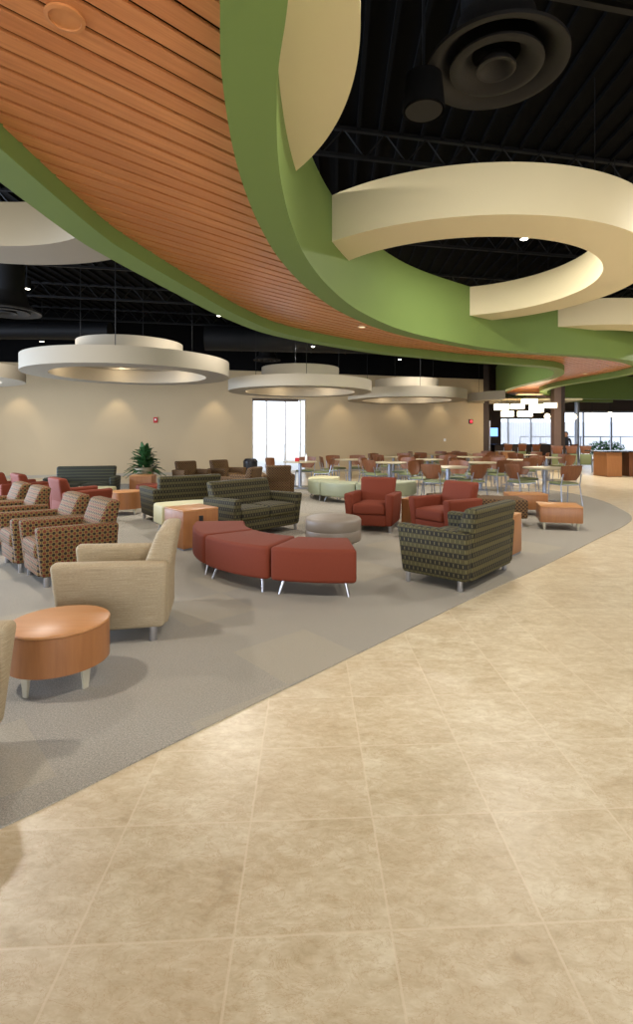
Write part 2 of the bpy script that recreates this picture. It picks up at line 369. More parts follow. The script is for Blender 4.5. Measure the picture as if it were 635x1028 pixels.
# back-wall wall washers: cans on the deck aimed at the wall
def can_light(x, y, z, power, tx=None, ty=None, tz=0, lab='', spot=R(70), size=.07):
    t = empty('can_light', (x, y, z), 0, lab, 'ceiling light')
    obj('housing', lathe([(.075, .0), (.085, .01), (.085, .22), (.03, .24)], 20), M['duct'], t)
    obj('lens', lathe([(.0, -.006), (.06, -.004), (.06, .004)], 20, False), M['glow'], t)
    obj('stem', tube([(0, 0, .23), (0, 0, 5.7 - z)], .012, 6), M['duct'], t)
    d = Vector((tx if tx is not None else x, ty if ty is not None else y, tz)) - Vector((x, y, z))
    l = lamp('SPOT', 'spot_lamp', (x, y, z - .03), power, (1, .86, .64), size, (0, 0, 0), spot, .8)
    l.rotation_euler = d.to_track_quat('-Z', 'Y').to_euler()
def upx(px, py, z):
    Y = (z - EYE) * F / (CY - py); return ((px - CX) / F * Y, Y)
cans = [(27, 290, 'can light hanging at far left below the black roof'), (42, 343, 'can light by the far left round ring'),
        (220, 317, 'can light above the wall, over the first loveseat'), (314, 348, 'can light between the second and third wall rings'),
        (401, 361, 'can light just behind the third wall ring'), (463, 377, 'can light above the wall end'), (491, 384, 'can light nearest the green canopy turn'),
        (525.8, 240, 'can light seen inside the hole of the big cut cream ring')]
for px, py, lab in cans:
    z = 4.4 if py > 300 else 4.7
    x, y = upx(px, py, z); can_light(x, y, z, 60 if py > 300 else 2, lab=lab)
# wall scallops
for px in (-90, 20, 118, 215, 340, 398, 440):
    s = wx(px); p = P0 + wd * s; nrm = Vector((wd.y, -wd.x, 0)); q = p + nrm * .55
    l = lamp('SPOT', 'wall_washer', (q.x, q.y, 3.3), 34, (1, .84, .60), .06, (0, 0, 0), R(72), .7)
    l.rotation_euler = (Vector((p.x, p.y, .4)) - Vector((q.x, q.y, 3.3))).to_track_quat('-Z', 'Y').to_euler()
# alarms
def on_wall(px, z, off=.0):
    s = wx(px); return P0 + wd * s + Vector((wd.y, -wd.x, 0)) * off + Vector((0, 0, z))
t = empty('fire_alarm', on_wall(156, 2.0), wang, 'small red fire alarm on the cream wall above the plant', 'fire alarm')
obj('housing', box(-.07, .07, -.05, 0, -.1, .1, .012), M['redsign'], t); obj('strobe_lens', box(-.03, .03, -.075, -.05, -.02, .05, .008), M['frame'], t)
t = empty('fire_alarm', on_wall(472, 2.05), wang, 'red glowing wall alarm near the right end of the cream wall', 'fire alarm')
obj('housing', lathe([(.11, 0), (.11, .04), (.08, .06)], 20).copy() if False else box(-.1, .1, -.05, 0, -.1, .1, .02), M['black'], t); obj('strobe_lens', box(-.06, .06, -.07, -.05, -.06, .06, .01), M['redled'], t)
t = tag(obj('wall_switch', box(-.05, .05, -.02, 0, -.06, .06, .005), M['frame'], loc=on_wall(446, 1.25), rz=wang), 'small pale switch plate on cream wall left of the red alarm', 'switch')
# ------------------------------------------------------------------ the green canopy
SC = 1.129
ZL = EYE + 1.55 * SC; ZT = EYE + 1.65 * 1.55 * SC; ZW = ZL + .15
ZC = EYE + 1.33 * 1.55 * SC
right = [(1.1, -2.2), (.55, -1.0), (.15, .2), (-.06, 1.2), (-.167, 1.87), (-.245, 2.26), (-.307, 2.79), (-.33, 3.3), (-.317, 3.89), (-.245, 4.62), (-.04, 5.56), (.34, 6.62), (1.03, 7.78), (2.03, 8.78), (3.16, 9.6), (4.85, 10.2), (6.05, 10.85), (6.9, 11.7), (7.5, 12.7), (7.6, 13.8), (7.4, 15.1), (7.2, 16.7), (7.5, 18.6), (8.6, 20.6), (10.6, 22.2), (13.2, 22.9)]
left = [(-1.0, -2.6), (-1.35, -1.2), (-1.7, .2), (-1.95, 1.5), (-2.03, 2.4), (-2.05, 3.19), (-2.04, 4.1), (-1.97, 4.62), (-1.73, 5.8), (-1.5, 6.8), (-1.11, 7.9), (-.54, 8.7), (.14, 9.4), (.94, 10.1), (1.79, 10.6), (2.6, 11.1), (3.76, 11.6), (4.9, 12.2), (5.5, 13.2), (5.75, 14.3), (5.72, 15.8), (5.75, 17.4), (6.1, 19.9), (7.3, 22.2), (9.8, 24.1), (13, 24.9)]
right = crom([(x * SC, y * SC) for x, y in right], 8); left = crom([(x * SC, y * SC) for x, y in left], 8)
def offset(pl, d):
    out = []
    for i, p in enumerate(pl):
        a = Vector(pl[max(i - 1, 0)]); b = Vector(pl[min(i + 1, len(pl) - 1)]); t = (b - a).normalized(); out.append((p[0] - t.y * d, p[1] + t.x * d))
    return out
LW = .27
r_in = offset(right, LW); l_in = offset(left, -LW)
def band(outer, inner):
    bm = bmesh.new(); rows = []
    for (a, b) in zip(outer, inner):
        rows.append([bm.verts.new(p) for p in ((a[0], a[1], ZT), (a[0], a[1], ZL), (b[0], b[1], ZL), (b[0], b[1], ZW + .02), (.93 * a[0] + .07 * b[0], .93 * a[1] + .07 * b[1], ZW + .02), (.93 * a[0] + .07 * b[0], .93 * a[1] + .07 * b[1], ZT))])
    for p, q in zip(rows, rows[1:]):
        for i in range(6): bm.faces.new((p[i], p[(i + 1) % 6], q[(i + 1) % 6], q[i]))
    bm.faces.new(rows[0]); bm.faces.new(rows[-1][::-1])
    bmesh.ops.recalc_face_normals(bm, faces=bm.faces[:]); return bm
can = empty('ceiling_canopy', (0, 0, ZL), 0, 'long winding canopy of orange wood slats edged by tall green bands', 'ceiling canopy')
def cp(name, bm, mat, **kw):
    for v in bm.verts: v.co.z -= ZL
    return obj(name, bm, mat, can, **kw)
cp('green_edge_band', band(right, r_in), M['green'], sharp=50)
cp('green_edge_band', band(left, l_in), M['green'], sharp=50)
# slats at 46 degrees, each clipped to the ribbon
rm = offset(right, LW * .5); lm = offset(left, -LW * .5)
poly = rm + lm[::-1]
ca, sa = math.cos(R(46)), math.sin(R(46))
rot = [(x * ca + y * sa, -x * sa + y * ca) for x, y in poly]
def cuts(v):
    xs = []
    for i in range(len(rot)):
        (x0, y0), (x1, y1) = rot[i], rot[(i + 1) % len(rot)]
        if (y0 <= v) != (y1 <= v): xs.append(x0 + (v - y0) / (y1 - y0) * (x1 - x0))
    return sorted(xs)
bm = bmesh.new(); PITCH = .145; GAP = .03
vmin = min(p[1] for p in rot); vmax = max(p[1] for p in rot); i0 = int(vmin / PITCH)
for i in range(i0, int(vmax / PITCH) + 1):
    va_, vb_ = (i - .5) * PITCH + GAP / 2, (i + .5) * PITCH - GAP / 2
    A, B = cuts(va_), cuts(vb_)
    if len(A) != len(B): A = B = cuts(i * PITCH)
    for j in range(0, len(A) - 1, 2):
        if j + 1 >= len(B): break
        q = [(A[j], va_), (A[j + 1], va_), (B[j + 1], vb_), (B[j], vb_)]
        lo = [bm.verts.new((u * ca - v * sa, u * sa + v * ca, ZW)) for u, v in q]
        hi = [bm.verts.new((u * ca - v * sa, u * sa + v * ca, ZW + .018)) for u, v in q]
        bm.faces.new(lo); bm.faces.new(hi[::-1])
        for m_ in range(4): bm.faces.new((lo[m_], hi[m_], hi[(m_ + 1) % 4], lo[(m_ + 1) % 4]))
bmesh.ops.recalc_face_normals(bm, faces=bm.faces[:])
cp('slat_panel', bm, M['slat'], smooth=False)
bm = bmesh.new(); rows = [[bm.verts.new((a[0], a[1], ZW + .11)), bm.verts.new((b[0], b[1], ZW + .11))] for a, b in zip(rm, lm)]
for p, q in zip(rows, rows[1:]): bm.faces.new((p[0], p[1], q[1], q[0]))
bmesh.ops.solidify(bm, geom=bm.faces[:], thickness=-.03)
cp('black_backing', bm, M['deck'], smooth=False)
# downlights in the slats
def inset(px, py, z, r, lab, mat, cat='ceiling light', name='downlight'):
    x, y = upx(px, py, z)
    t = empty(name, (x, y, z), 0, lab, cat)
    obj('trim_ring', lathe([(r, -.001), (r * 1.0, -.012), (r * .8, -.014), (r * .78, -.003)], 28, False), M['ringc'] if mat is not M['slatcover'] else M['slatcover'], t)
    obj('lens', lathe([(0, -.006), (r * .8, -.006), (r * .8, -.002)], 28, False), mat, t)
M['slatcover'] = plain('wood_tone_cover', (200, 134, 80), .4)
M['dimlens'] = emit('dim_lens', (255, 220, 180), .8)
inset(65, 17, ZW, .085, 'round wood-toned speaker cover set in the orange slats', M['slatcover'], 'speaker', 'ceiling_speaker')
inset(363, 328, ZW, .07, 'small downlight in the slats above the wall rings', M['dimlens'])
inset(578, 357, ZW, .07, 'downlight at the near side of the canopy bend', M['dimlens'])
inset(587, 375, ZW, .07, 'downlight at the far side of the canopy bend', M['dimlens'])

# ------------------------------------------------------------------ cream rings
def pip(p, pg):
    x, y = p; c = False; n = len(pg)
    for i in range(n):
        (x0, y0), (x1, y1) = pg[i], pg[(i + 1) % n]
        if (y0 > y) != (y1 > y) and x < (x1 - x0) * (y - y0) / (y1 - y0) + x0: c = not c
    return c
ribbon = offset(right, .03) + offset(left, -.03)[::-1]
def span(cx, cy, r, mid):
    def walk(sg):
        a = mid
        for _ in range(1400):
            if pip((cx + r * math.cos(R(a)), cy + r * math.sin(R(a))), ribbon): return a
            a += sg * .25
        return mid + sg * 180
    return walk(-1), walk(1)
def cut_ring(cx, cy, r0, r1, z0, z1, mid, label, mat):
    i0_, i1_ = span(cx, cy, r0, mid); o0, o1 = span(cx, cy, r1, mid); N = 96; bm = bmesh.new(); rows = []
    if i1_ - i0_ >= 359: i0_, i1_ = o0, o1
    for k_ in range(N + 1):
        t = k_ / N; ai = R(i0_ + (i1_ - i0_) * t); ao = R(o0 + (o1 - o0) * t)
        a = (r0 * math.cos(ai), r0 * math.sin(ai)); b = (r1 * math.cos(ao), r1 * math.sin(ao))
        rows.append([bm.verts.new(p) for p in ((*a, 0), (*b, 0), (*b, z1 - z0), (*a, z1 - z0))])
    for p, q in zip(rows, rows[1:]):
        for j in range(4): bm.faces.new((p[j], p[(j + 1) % 4], q[(j + 1) % 4], q[j]))
    bm.faces.new(rows[0]); bm.faces.new(rows[-1][::-1])
    bmesh.ops.recalc_face_normals(bm, faces=bm.faces[:])
    t = empty('ceiling_ring', (cx, cy, z0), 0, label, 'ceiling ring')
    obj('ring_band', bm, mat, t, sharp=40)
    for d in (30, 150, -90):
        a = R(mid + d * .45); r = (r0 + r1) / 2
        obj('hanger_rod', tube([(r * math.cos(a), r * math.sin(a), z1 - z0), (r * math.cos(a), r * math.sin(a), 5.7 - z0)], .006, 6), M['duct'], t)
    return t
cut_ring(1.65 * SC, 7.3 * SC, 1.85 * SC, 2.4 * SC, ZC, ZT - .005, -20, 'largest cut cream ring joined to the green band on the right', M['ringc'])
cut_ring(5.95, 13.72, 1.85 * SC, 2.4 * SC, ZC, ZT - .005, -80, 'far right cut cream ring partly behind the largest one', M['ringc'])
cut_ring(-2.27 * SC, 2.72 * SC, 1.85 * SC, 2.4 * SC, ZC, ZT - .005, 0, 'cream ring segment on the green band at the top of the picture', M['ringc'])
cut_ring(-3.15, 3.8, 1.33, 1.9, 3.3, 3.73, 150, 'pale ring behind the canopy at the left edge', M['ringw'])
def full_ring(cx, cy, R1, R0, z, h, label, drum=1.15, dh=.40):
    t = empty('ceiling_ring', (cx, cy, z), 0, label, 'ceiling ring')
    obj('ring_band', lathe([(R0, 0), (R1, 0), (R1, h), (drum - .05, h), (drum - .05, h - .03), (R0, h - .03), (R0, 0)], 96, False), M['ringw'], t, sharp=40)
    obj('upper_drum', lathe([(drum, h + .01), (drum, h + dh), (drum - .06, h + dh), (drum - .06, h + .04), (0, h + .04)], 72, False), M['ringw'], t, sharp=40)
    for a in (40, 100, 160, 280):
        r = drum + .35; obj('hanger_rod', tube([(r * math.cos(R(a)), r * math.sin(R(a)), h), (r * math.cos(R(a)), r * math.sin(R(a)), 5.7 - z)], .008, 6), M['duct'], t)
    for a in range(0, 360, 60):
        lamp('POINT', 'cove_lamp', (cx + (R0 - .35) * math.cos(R(a)), cy + (R0 - .35) * math.sin(R(a)), z + h * .55), 5, (1, .84, .62), .12)
ZR = 2.85
full_ring(-4.70, 12.1, 2.22, 1.68, 2.82, .34, 'large pale wall-side ring above the dark sofa and plant')
full_ring(-1.03, 15.7, 2.12, 1.62, 2.74, .31, 'pale ring hanging in front of the wall window')
full_ring(2.62, 19.2, 2.15, 1.62, 2.72, .34, 'pale ring above the cafe tables, third from left')
full_ring(-10.25, 13.0, 2.25, 1.7, ZR, .34, 'pale ring cut by the left edge below the roof', 1.2, .3)
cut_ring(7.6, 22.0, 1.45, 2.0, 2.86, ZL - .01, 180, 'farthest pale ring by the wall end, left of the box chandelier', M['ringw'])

# ------------------------------------------------------------------ roof: joists, ducts, diffusers
def joist(y0, x0, x1, rz, lab, z=5.25):
    d = .42; L = x1 - x0; n = int(L / .6); parts = [box(0, L, -.03, .03, 0, .05), box(0, L, -.03, .03, d - .05, d)]
    for i in range(n):
        a = i * L / n; b = (i + .5) * L / n; c_ = (i + 1) * L / n
        parts += [tube([(a, 0, .03), (b, 0, d - .03)], .012, 4), tube([(b, 0, d - .03), (c_, 0, .03)], .012, 4)]
    o = obj('roof_joist', join(*parts), M['duct'], loc=(x0, y0, z), rz=rz, smooth=False); tag(o, lab, 'joist', 'black joists under the roof deck')
for i, y in enumerate((-1.5, 1.5, 4.5, 7.5, 10.5, 13.5, 16.5)):
    joist(y, -12.5, 14.5, R(12), 'black open-web steel roof joist, ' + ('first', 'second', 'third', 'fourth', 'fifth', 'sixth', 'farthest')[i] + ' counted from the near end')
def ribs():
    return join(*[box(x, x + .05, -7.5, 30, 5.64, 5.7) for x in [-12 + .3 * i for i in range(90)]])
obj('deck_rib', ribs(), M['deck'], ceil, smooth=False)
def duct(p, q, r, lab):
    v = Vector(q) - Vector(p); L = v.length; t = empty('air_duct', p, 0, lab, 'air duct')
    obj('duct_body', tube([(0, 0, 0), v], r, 24), M['duct'], t)
    for k_ in range(1, int(L / 1.2)): obj('seam_band', tube([v * (k_ * 1.2 / L), v * ((k_ * 1.2 + .03) / L)], r * 1.04, 24), M['duct'], t)
duct((-12.5, 15.7, 4.6), (-6.8, 15.9, 4.6), .26, 'dark round duct below the roof at the left edge')
duct((-4.4, 17.8, 4.75), (4.5, 19.0, 4.75), .42, 'wide dark round duct above the wall rings')
# round diffusers
def diffuser(x, y, z, Rr, lab):
    t = empty('ceiling_diffuser', (x, y, z), 0, lab, 'air diffuser')
    obj('outer_cone', lathe([(Rr, .0), (Rr * 1.0, .03), (Rr * .82, .09), (Rr * .62, .2), (Rr * .55, .4), (Rr * .52, .4), (Rr * .60, .18), (Rr * .78, .06), (Rr * .92, .0), (Rr, 0)], 56, False), M['diff'], t, sharp=60)
    obj('middle_cone', lathe([(Rr * .66, -.0), (Rr * .66, .02), (Rr * .42, .12), (Rr * .34, .12), (Rr * .54, -.01), (Rr * .66, 0)], 56, False), M['diff'], t, sharp=60)
    obj('inner_cone', lathe([(Rr * .28, -.02), (Rr * .28, .0), (Rr * .16, .1), (0, .1), (0, .07), (Rr * .14, .06), (Rr * .22, -.02), (Rr * .28, -.02)], 40, False), M['diff'], t, sharp=60)
    obj('neck', lathe([(Rr * .5, .35), (Rr * .5, 5.7 - z)], 40, False), M['duct'], t)
    return t
diffuser(1.38, 4.5, 4.6, .59, 'large round black diffuser in the roof above the big cut ring')
x, y = upx(8, 314, 4.0); diffuser(x, y, 4.0, .62, 'round diffuser at the left edge above the wall rings')
x, y = upx(268, 362, 4.2); diffuser(x, y, 4.2, .5, 'small dark diffuser behind the second wall ring')
t = tag(obj('rectangular_duct', box(-.3, 3.2, -.28, .28, 0, .4, .01), M['duct'], loc=(2.15, 3.85, 4.95), rz=R(8), smooth=False), 'dark rectangular duct leading right from the large diffuser', 'air duct')
t = empty('pendant_speaker', (.78, 4.62, 4.3), 0, 'small black pendant speaker beside the large round diffuser', 'speaker')
obj('cabinet', lathe([(.17, .02), (.185, .0), (.185, .04), (.16, .30), (.05, .36)], 32), M['deck'], t); obj('grille', lathe([(0, -.0), (.16, .0), (.16, .02)], 32, False), M['diff'], t); obj('stem', tube([(0, 0, .3), (0, 0, 1.4)], .015, 6), M['duct'], t)

# ------------------------------------------------------------------ lounge seating
def seating(kind, loc, face, fab, label, cat, group=None, W=.76, n=1):
    """front of the local model is -Y; face = world angle (deg) the seat looks to"""
    D = .76; H = .58; aw = .13; hw = W / 2; fabm = M[fab]
    t = empty(kind, (loc[0], loc[1], 0), R(face + 90), label, cat, group)
    def arm(s):
        def fn(x, y, z):
            k_ = (z - .10) / (H - .10)
            yy = y + (.05 * (1 - k_) if y < 0 else -.02 * (1 - k_)); xx = x - s * (.03 * (1 - k_)) * (1 if s * x > hw - .05 else .3); zz = z + (-.02 if y > 0 and z > .3 else 0)
            return xx, yy, zz
        x0, x1 = (hw - aw, hw) if s > 0 else (-hw, -hw + aw)
        return box(x0, x1, -D / 2, D / 2, .10, H, .035, 4, fn)
    K = (kind, fab, W)
    for s in (-1, 1): link('armrest', shared(K + ('arm', s), 'armrest', lambda: arm(s), fabm), t)
    link('seat_base', shared(K + ('base',), 'seat_base', lambda: box(-hw + aw - .01, hw - aw + .01, -D / 2 + .035, D / 2 - .04, .10, .27, .02, 3), fabm), t)
    iw = W - 2 * aw; cw = iw / n
    for i in range(n):
        link('seat_cushion', shared(K + ('cush', i), 'seat_cushion', lambda: puff(-iw / 2 + cw * i + .003, -iw / 2 + cw * (i + 1) - .003, -D / 2 + .01, D / 2 - .2, .27, .42, .035, .025), fabm), t)
    def back():
        def fn(x, y, z):
            k_ = (z - .25) / (.80 - .25); lean = .09 * k_ if y > .25 else .215 * k_
            return x + math.copysign(.045 * max(0, k_ - .35) / .65 if k_ > .35 else 0, x), y + lean, z
        return box(-hw + aw + .004, hw - aw - .004, .10, .35, .25, .775, .04, 4, fn)
    link('backrest', shared(K + ('back',), 'backrest', back, fabm), t)
    link('back_panel', shared(K + ('bp',), 'back_panel', lambda: box(-hw + aw - .01, hw - aw + .01, D / 2 - .12, D / 2 - .005, .10, .60, .02, 3), fabm), t)
    for sx in (-1, 1):
        for sy in (-1, 1):
            link('leg', shared(('leg',), 'leg', lambda: lathe([(.022, 0), (.026, .01), (.026, .115)], 16), M['metal']), t, (sx * (hw - .07), -.04 + sy * (D / 2 - .10) + .04, 0))
    return t
def face_pt(c): return c
G1 = 'oatmeal armchairs around the round wood table'
seating('armchair', (-1.62, 3.95), 192, 'beige', 'oatmeal armchair in side view facing left behind the round table', 'armchair')
seating('armchair', (-1.85, 2.10), 5, 'beige', 'oatmeal armchair cut off by the left edge of the picture', 'armchair')
c0 = Vector((-2.74, 5.40)); st = Vector((-.563, .532)); pc = 'gold and brown dotted armchair '
for i, (k_, lab) in enumerate(((0, 'nearest of the row, beside the oatmeal armchair'), (1, 'second of the row, touching the nearest'), (2.62, 'third of the row, beyond the small table'), (3.62, 'farthest of the row at the left edge'))):
    p = c0 + st * k_; seating('armchair', p, 223, 'dots', pc + lab, 'armchair', 'dotted armchairs in a row')
def cube_table(x, y, s, h, face, label, outlet=False, d=None, legs=False):
    d = d or s; t = empty('side_table', (x, y, 0), R(face), label, 'table')
    z0 = .12 if legs else .03
    obj('table_body', box(-s / 2, s / 2, -d / 2, d / 2, z0, h - .022, .004, 2), M['woodv'], t)
    obj('table_top', box(-s / 2 - .002, s / 2 + .002, -d / 2 - .002, d / 2 + .002, h - .022, h, .005, 2), M['wood'], t)
    if legs:
        for sx in (-1, 1):
            for sy in (-1, 1):
                b = lathe([(.016, 0), (.03, .125)], 14); obj('leg', b, M['legpale'], t, (sx * (s / 2 - .06), sy * (d / 2 - .06), 0))
    else: obj('plinth', box(-s / 2 + .01, s / 2 - .01, -d / 2 + .01, d / 2 - .01, 0, .032), M['metal_d'], t, smooth=False)
    if outlet: o = obj('power_outlet', box(-.03, .03, -d / 2 - .006, -d / 2 + .01, h - .2, h - .085, .004), M['black'], t)
    return t
p = c0 + st * 1.81; cube_table(p.x, p.y, .36, .5, 43, 'small wood side table between the dotted armchairs')
def drum_table(x, y, r, h, leg, label, mat='woodv'):
    t = empty('drum_table', (x, y, 0), 0, label, 'table')
    obj('drum_side', lathe([(r - .02, leg), (r, leg), (r, h - .02), (r - .02, h - .02)], 64), M[mat], t, sharp=40)
    obj('table_top', lathe([(r - .003, h - .02), (r + .002, h - .016), (r + .002, h - .004), (r - .004, h)], 64), M['wood'], t, sharp=60)
    for a in (-112, -25, 65, 155):
        def fn(x_, y_, z_): k_ = z_ / leg; return (x_ * (.55 + .45 * k_), y_ * (.55 + .45 * k_), z_)
        obj('leg', box(-.03, .03, -.012, .012, 0, leg + .01, .003, 1, fn), M['legpale'], t, ((r - .055) * math.cos(R(a)), (r - .055) * math.sin(R(a)), 0), R(a + 90))
    return t
drum_table(-1.62, 3.09, .272, .365, .136, 'round wood drum table between the oatmeal armchairs')
# red armchairs, back to back with the dotted row
seating('armchair', (-4.18, 8.65), 45, 'red', 'red armchair seen from behind, nearest of the left red chairs', 'armchair')
seating('armchair', (-5.35, 9.55), 45, 'red', 'second red armchair at the left edge behind the dotted row', 'armchair')
seating('armchair', (-6.02, 10.0), 45, 'red', 'farthest red armchair at the left edge, mostly hidden', 'armchair')
seating('sofa', (-5.36, 11.2), -76, 'darkgreen', 'dark green sofa against the wall beside the wooden end table', 'sofa', W=1.4, n=2)
cube_table(-4.22, 11.55, .46, .58, 6, 'square wood end table between the dark sofa and the plant')
def ottoman(x, y, r, h, fab, label, leg=.1, seam=True, rz=0):
    t = empty('ottoman', (x, y, 0), rz, label, 'ottoman'); m_ = (leg + h) / 2
    obj('upholstered_drum', lathe([(r - .03, leg), (r - .006, leg + .015), (r, leg + .03), (r, m_ - .008), (r - .006, m_), (r, m_ + .008), (r, h - .03), (r - .012, h - .008), (r - .04, h + .002), (r * .5, h + .014), (.001, h + .018)], 56), M[fab], t, sharp=60)
    for a in (-90, 0, 90, 180): obj('leg', lathe([(.018, 0), (.024, leg + .005)], 12), M['metal'], t, ((r - .1) * math.cos(R(a + 20)), (r - .1) * math.sin(R(a + 20)), 0))
    return t
drum_table(-3.84, 9.65, .28, .43, .12, 'round wood drum table in front of the dark sofa')
def block_ottoman(x, y, w_, d, h, face, fab, label):
    t = empty('ottoman', (x, y, 0), R(face), label, 'ottoman')
    obj('cushion', puff(-w_ / 2, w_ / 2, -d / 2, d / 2, .14, h, .035, .015), M[fab], t)
    for sx in (-1, 1):
        for sy in (-1, 1): obj('leg', tube([(sx * (w_ / 2 - .1), sy * (d / 2 - .1), .15), (sx * (w_ / 2 - .06), sy * (d / 2 - .06), .0)], .014, 10, .009), M['metal'], t)
block_ottoman(-4.72, 10.25, .75, .5, .43, 5, 'cream', 'cream ottoman in front of the dark green sofa')
ottoman(-3.72, 10.75, .33, .45, 'red', 'red round ottoman behind the back of the green loveseat')
seating('loveseat', (-2.67, 9.2), 127, 'olive', 'olive striped loveseat seen from behind next to the cream ottoman', 'sofa', W=1.28, n=2)
block_ottoman(-2.28, 7.95, .8, .5, .43, 33, 'cream', 'pale ottoman between the wood cube table and loveseat back')
cube_table(-1.88, 6.88, .5, .51, 44, 'wood cube table with black power outlet', True)
seating('loveseat', (-1.20, 7.80), -41, 'olive', 'olive striped loveseat facing the red curved bench', 'sofa', W=1.3, n=2)
def bench_module(cx, cy, r0, r1, a0_, a1_, h, fab, label, group, z0=.135):
    am = R((a0_ + a1_) / 2); rm_ = (r0 + r1) / 2; ox, oy = cx + rm_ * math.cos(am), cy + rm_ * math.sin(am)
    t = empty('curved_bench', (ox, oy, 0), 0, label, 'bench', group)
    g = .35; N = 10; P = []
    for i in range(N + 1):
        a = R(a0_ + g + (a1_ - a0_ - 2 * g) * i / N); P.append((cx + r1 * math.cos(a) - ox, cy + r1 * math.sin(a) - oy))
    for i in range(N, -1, -1):
        a = R(a0_ + g + (a1_ - a0_ - 2 * g) * i / N); P.append((cx + r0 * math.cos(a) - ox, cy + r0 * math.sin(a) - oy))
    obj('cushion', prism(P, z0, h, .035, 4), M[fab], t, sharp=60)
    da = (a1_ - a0_) * .14
    for a in (a0_ + da, a1_ - da):
        for r, s in ((r0 + .1, -1), (r1 - .1, 1)):
            ca_, sa_ = math.cos(R(a)), math.sin(R(a)); top = (cx + r * ca_ - ox, cy + r * sa_ - oy, z0 + .02); rr = r + s * .05; sg = -1 if a < (a0_ + a1_) / 2 else 1
            bot = (cx + rr * ca_ - ox - sa_ * sg * .035, cy + rr * sa_ - oy + ca_ * sg * .035, 0)
            obj('leg', tube([top, bot], .016, 12, .009), M['metal'], t)
for a0_, a1_, lab in ((-112, -84, 'red curved bench module at the right end of the arc'), (-144, -112, 'middle red curved bench module'), (-177, -144, 'red curved bench module at the left end, beside the wood cube')):
    bench_module(0.03, 6.31, 1.10, 1.68, a0_, a1_, .44, 'red', lab, 'red curved bench modules')
ottoman(-.02, 6.5, .345, .44, 'greyv', 'taupe round ottoman inside the red bench arc', .15)
seating('armchair', (.60, 8.13), -107, 'red', 'rust red armchair behind the taupe ottoman', 'armchair')
seating('armchair', (1.57, 7.48), -141, 'red', 'rust red armchair behind the olive loveseat on the right', 'armchair')
cube_table(1.33, 8.45, .4, .44, 60, 'low wood table between the two rust red armchairs')
seating('loveseat', (1.27, 5.42), 140, 'olive', 'olive striped loveseat seen from behind at the tile edge', 'sofa', W=1.17, n=2)
cube_table(1.98, 6.42, .44, .5, 50, 'wood cube table at the end of the right loveseat')
for a0_, a1_, lab in ((-126, -95, 'brown lattice curved bench next to the low wood block table'), (-157, -126, 'brown lattice curved bench behind the rust red armchair')):
    bench_module(3.20, 9.98, 1.15, 1.75, a0_, a1_, .43, 'weave', lab, 'brown lattice bench modules')
cube_table(3.50, 8.22, .60, .37, -14, 'low wood block table on pale legs at the carpet curve', d=.55, legs=True)
cube_table(3.47, 9.58, .68, .40, -4, 'low wood table behind the brown lattice bench', d=.42, legs=True)
for a0_, a1_, lab in ((-180, -140, 'sage green curved bench module at the left end'), (-140, -100, 'sage green curved bench module beside the left end one'), (-100, -60, 'sage green curved bench module behind the rust red armchair'), (-60, -22, 'sage green curved bench module right of the rust red armchair')):
    bench_module(.65, 12.25, .68, 1.28, a0_, a1_, .44, 'sage', lab, 'sage green bench modules')
bench_module(.65, 12.25, .68, 1.28, 140, 179, .46, 'cream', 'pale cream curved bench module behind the sage ones', None)
# brown chairs near the window wall
seating('armchair', (-3.7, 13.55), -50, 'weave', 'brown lattice armchair by the wall, right of the plant', 'armchair')
seating('armchair', (-2.93, 14.25), -40, 'weave', 'brown lattice armchair by the wall, left of the black bin', 'armchair')
seating('armchair', (-2.05, 11.3), 165, 'weave', 'brown lattice armchair side on behind the center loveseat', 'armchair')
seating('armchair', (-1.36, 12.2), 105, 'weave', 'brown lattice armchair seen from behind below the window', 'armchair')
drum_table(-2.78, 11.9, .25, .42, .1, 'small round wood table beside the brown lattice armchairs')
t = empty('trash_bin', (-2.40, 14.9, 0), 0, 'black round bin by the wall left of the window', 'bin')
obj('bin_body', lathe([(.17, 0), (.19, .02), (.20, .68)], 32), M['black'], t); obj('bin_lid', lathe([(.205, .68), (.205, .72), (.15, .79), (.08, .80)], 32), M['darktop'], t)

# ------------------------------------------------------------------ plant
t = empty('potted_plant', (-4.82, 13.3, 0), 0, 'bushy green potted plant in front of the cream wall', 'plant')
obj('pot', lathe([(.17, 0), (.18, .02), (.24, .60), (.25, .64), (.22, .64), (.21, .58)], 32), M['pot'], t)
obj('soil', lathe([(.2, .56), (.2, .59)], 24), M['soil'], t)
bm = bmesh.new(); rnd = random.Random(3)
for i in range(170):
    a = rnd.uniform(0, 6.283); q_ = rnd.random(); el = rnd.uniform(.0, .8) + .6 * q_; L = rnd.uniform(.30, .46) * (1.1 - .35 * q_); wd_ = rnd.uniform(.04, .062)
    base = Vector((math.cos(a) * .10 * (1 - q_), math.sin(a) * .10 * (1 - q_), .50 + .52 * q_))
    d = Vector((math.cos(a) * math.cos(el), math.sin(a) * math.cos(el), math.sin(el))); sd = d.cross(Vector((0, 0, 1))).normalized(); prev = None
    for j in range(7):
        q = j / 6; c_ = base + d * L * q - Vector((0, 0, 1)) * (.34 * q * q * L * (1.6 - el)); ww = wd_ * math.sin(math.pi * min(1, .06 + q * .94)) + .002
        row = [bm.verts.new(c_ - sd * ww + Vector((0, 0, .012))), bm.verts.new(c_), bm.verts.new(c_ + sd * ww + Vector((0, 0, .012)))]
        if prev:
            bm.faces.new((prev[0], prev[1], row[1], row[0])); bm.faces.new((prev[1], prev[2], row[2], row[1]))
        prev = row
obj('foliage', bm, M['leaf'], t)

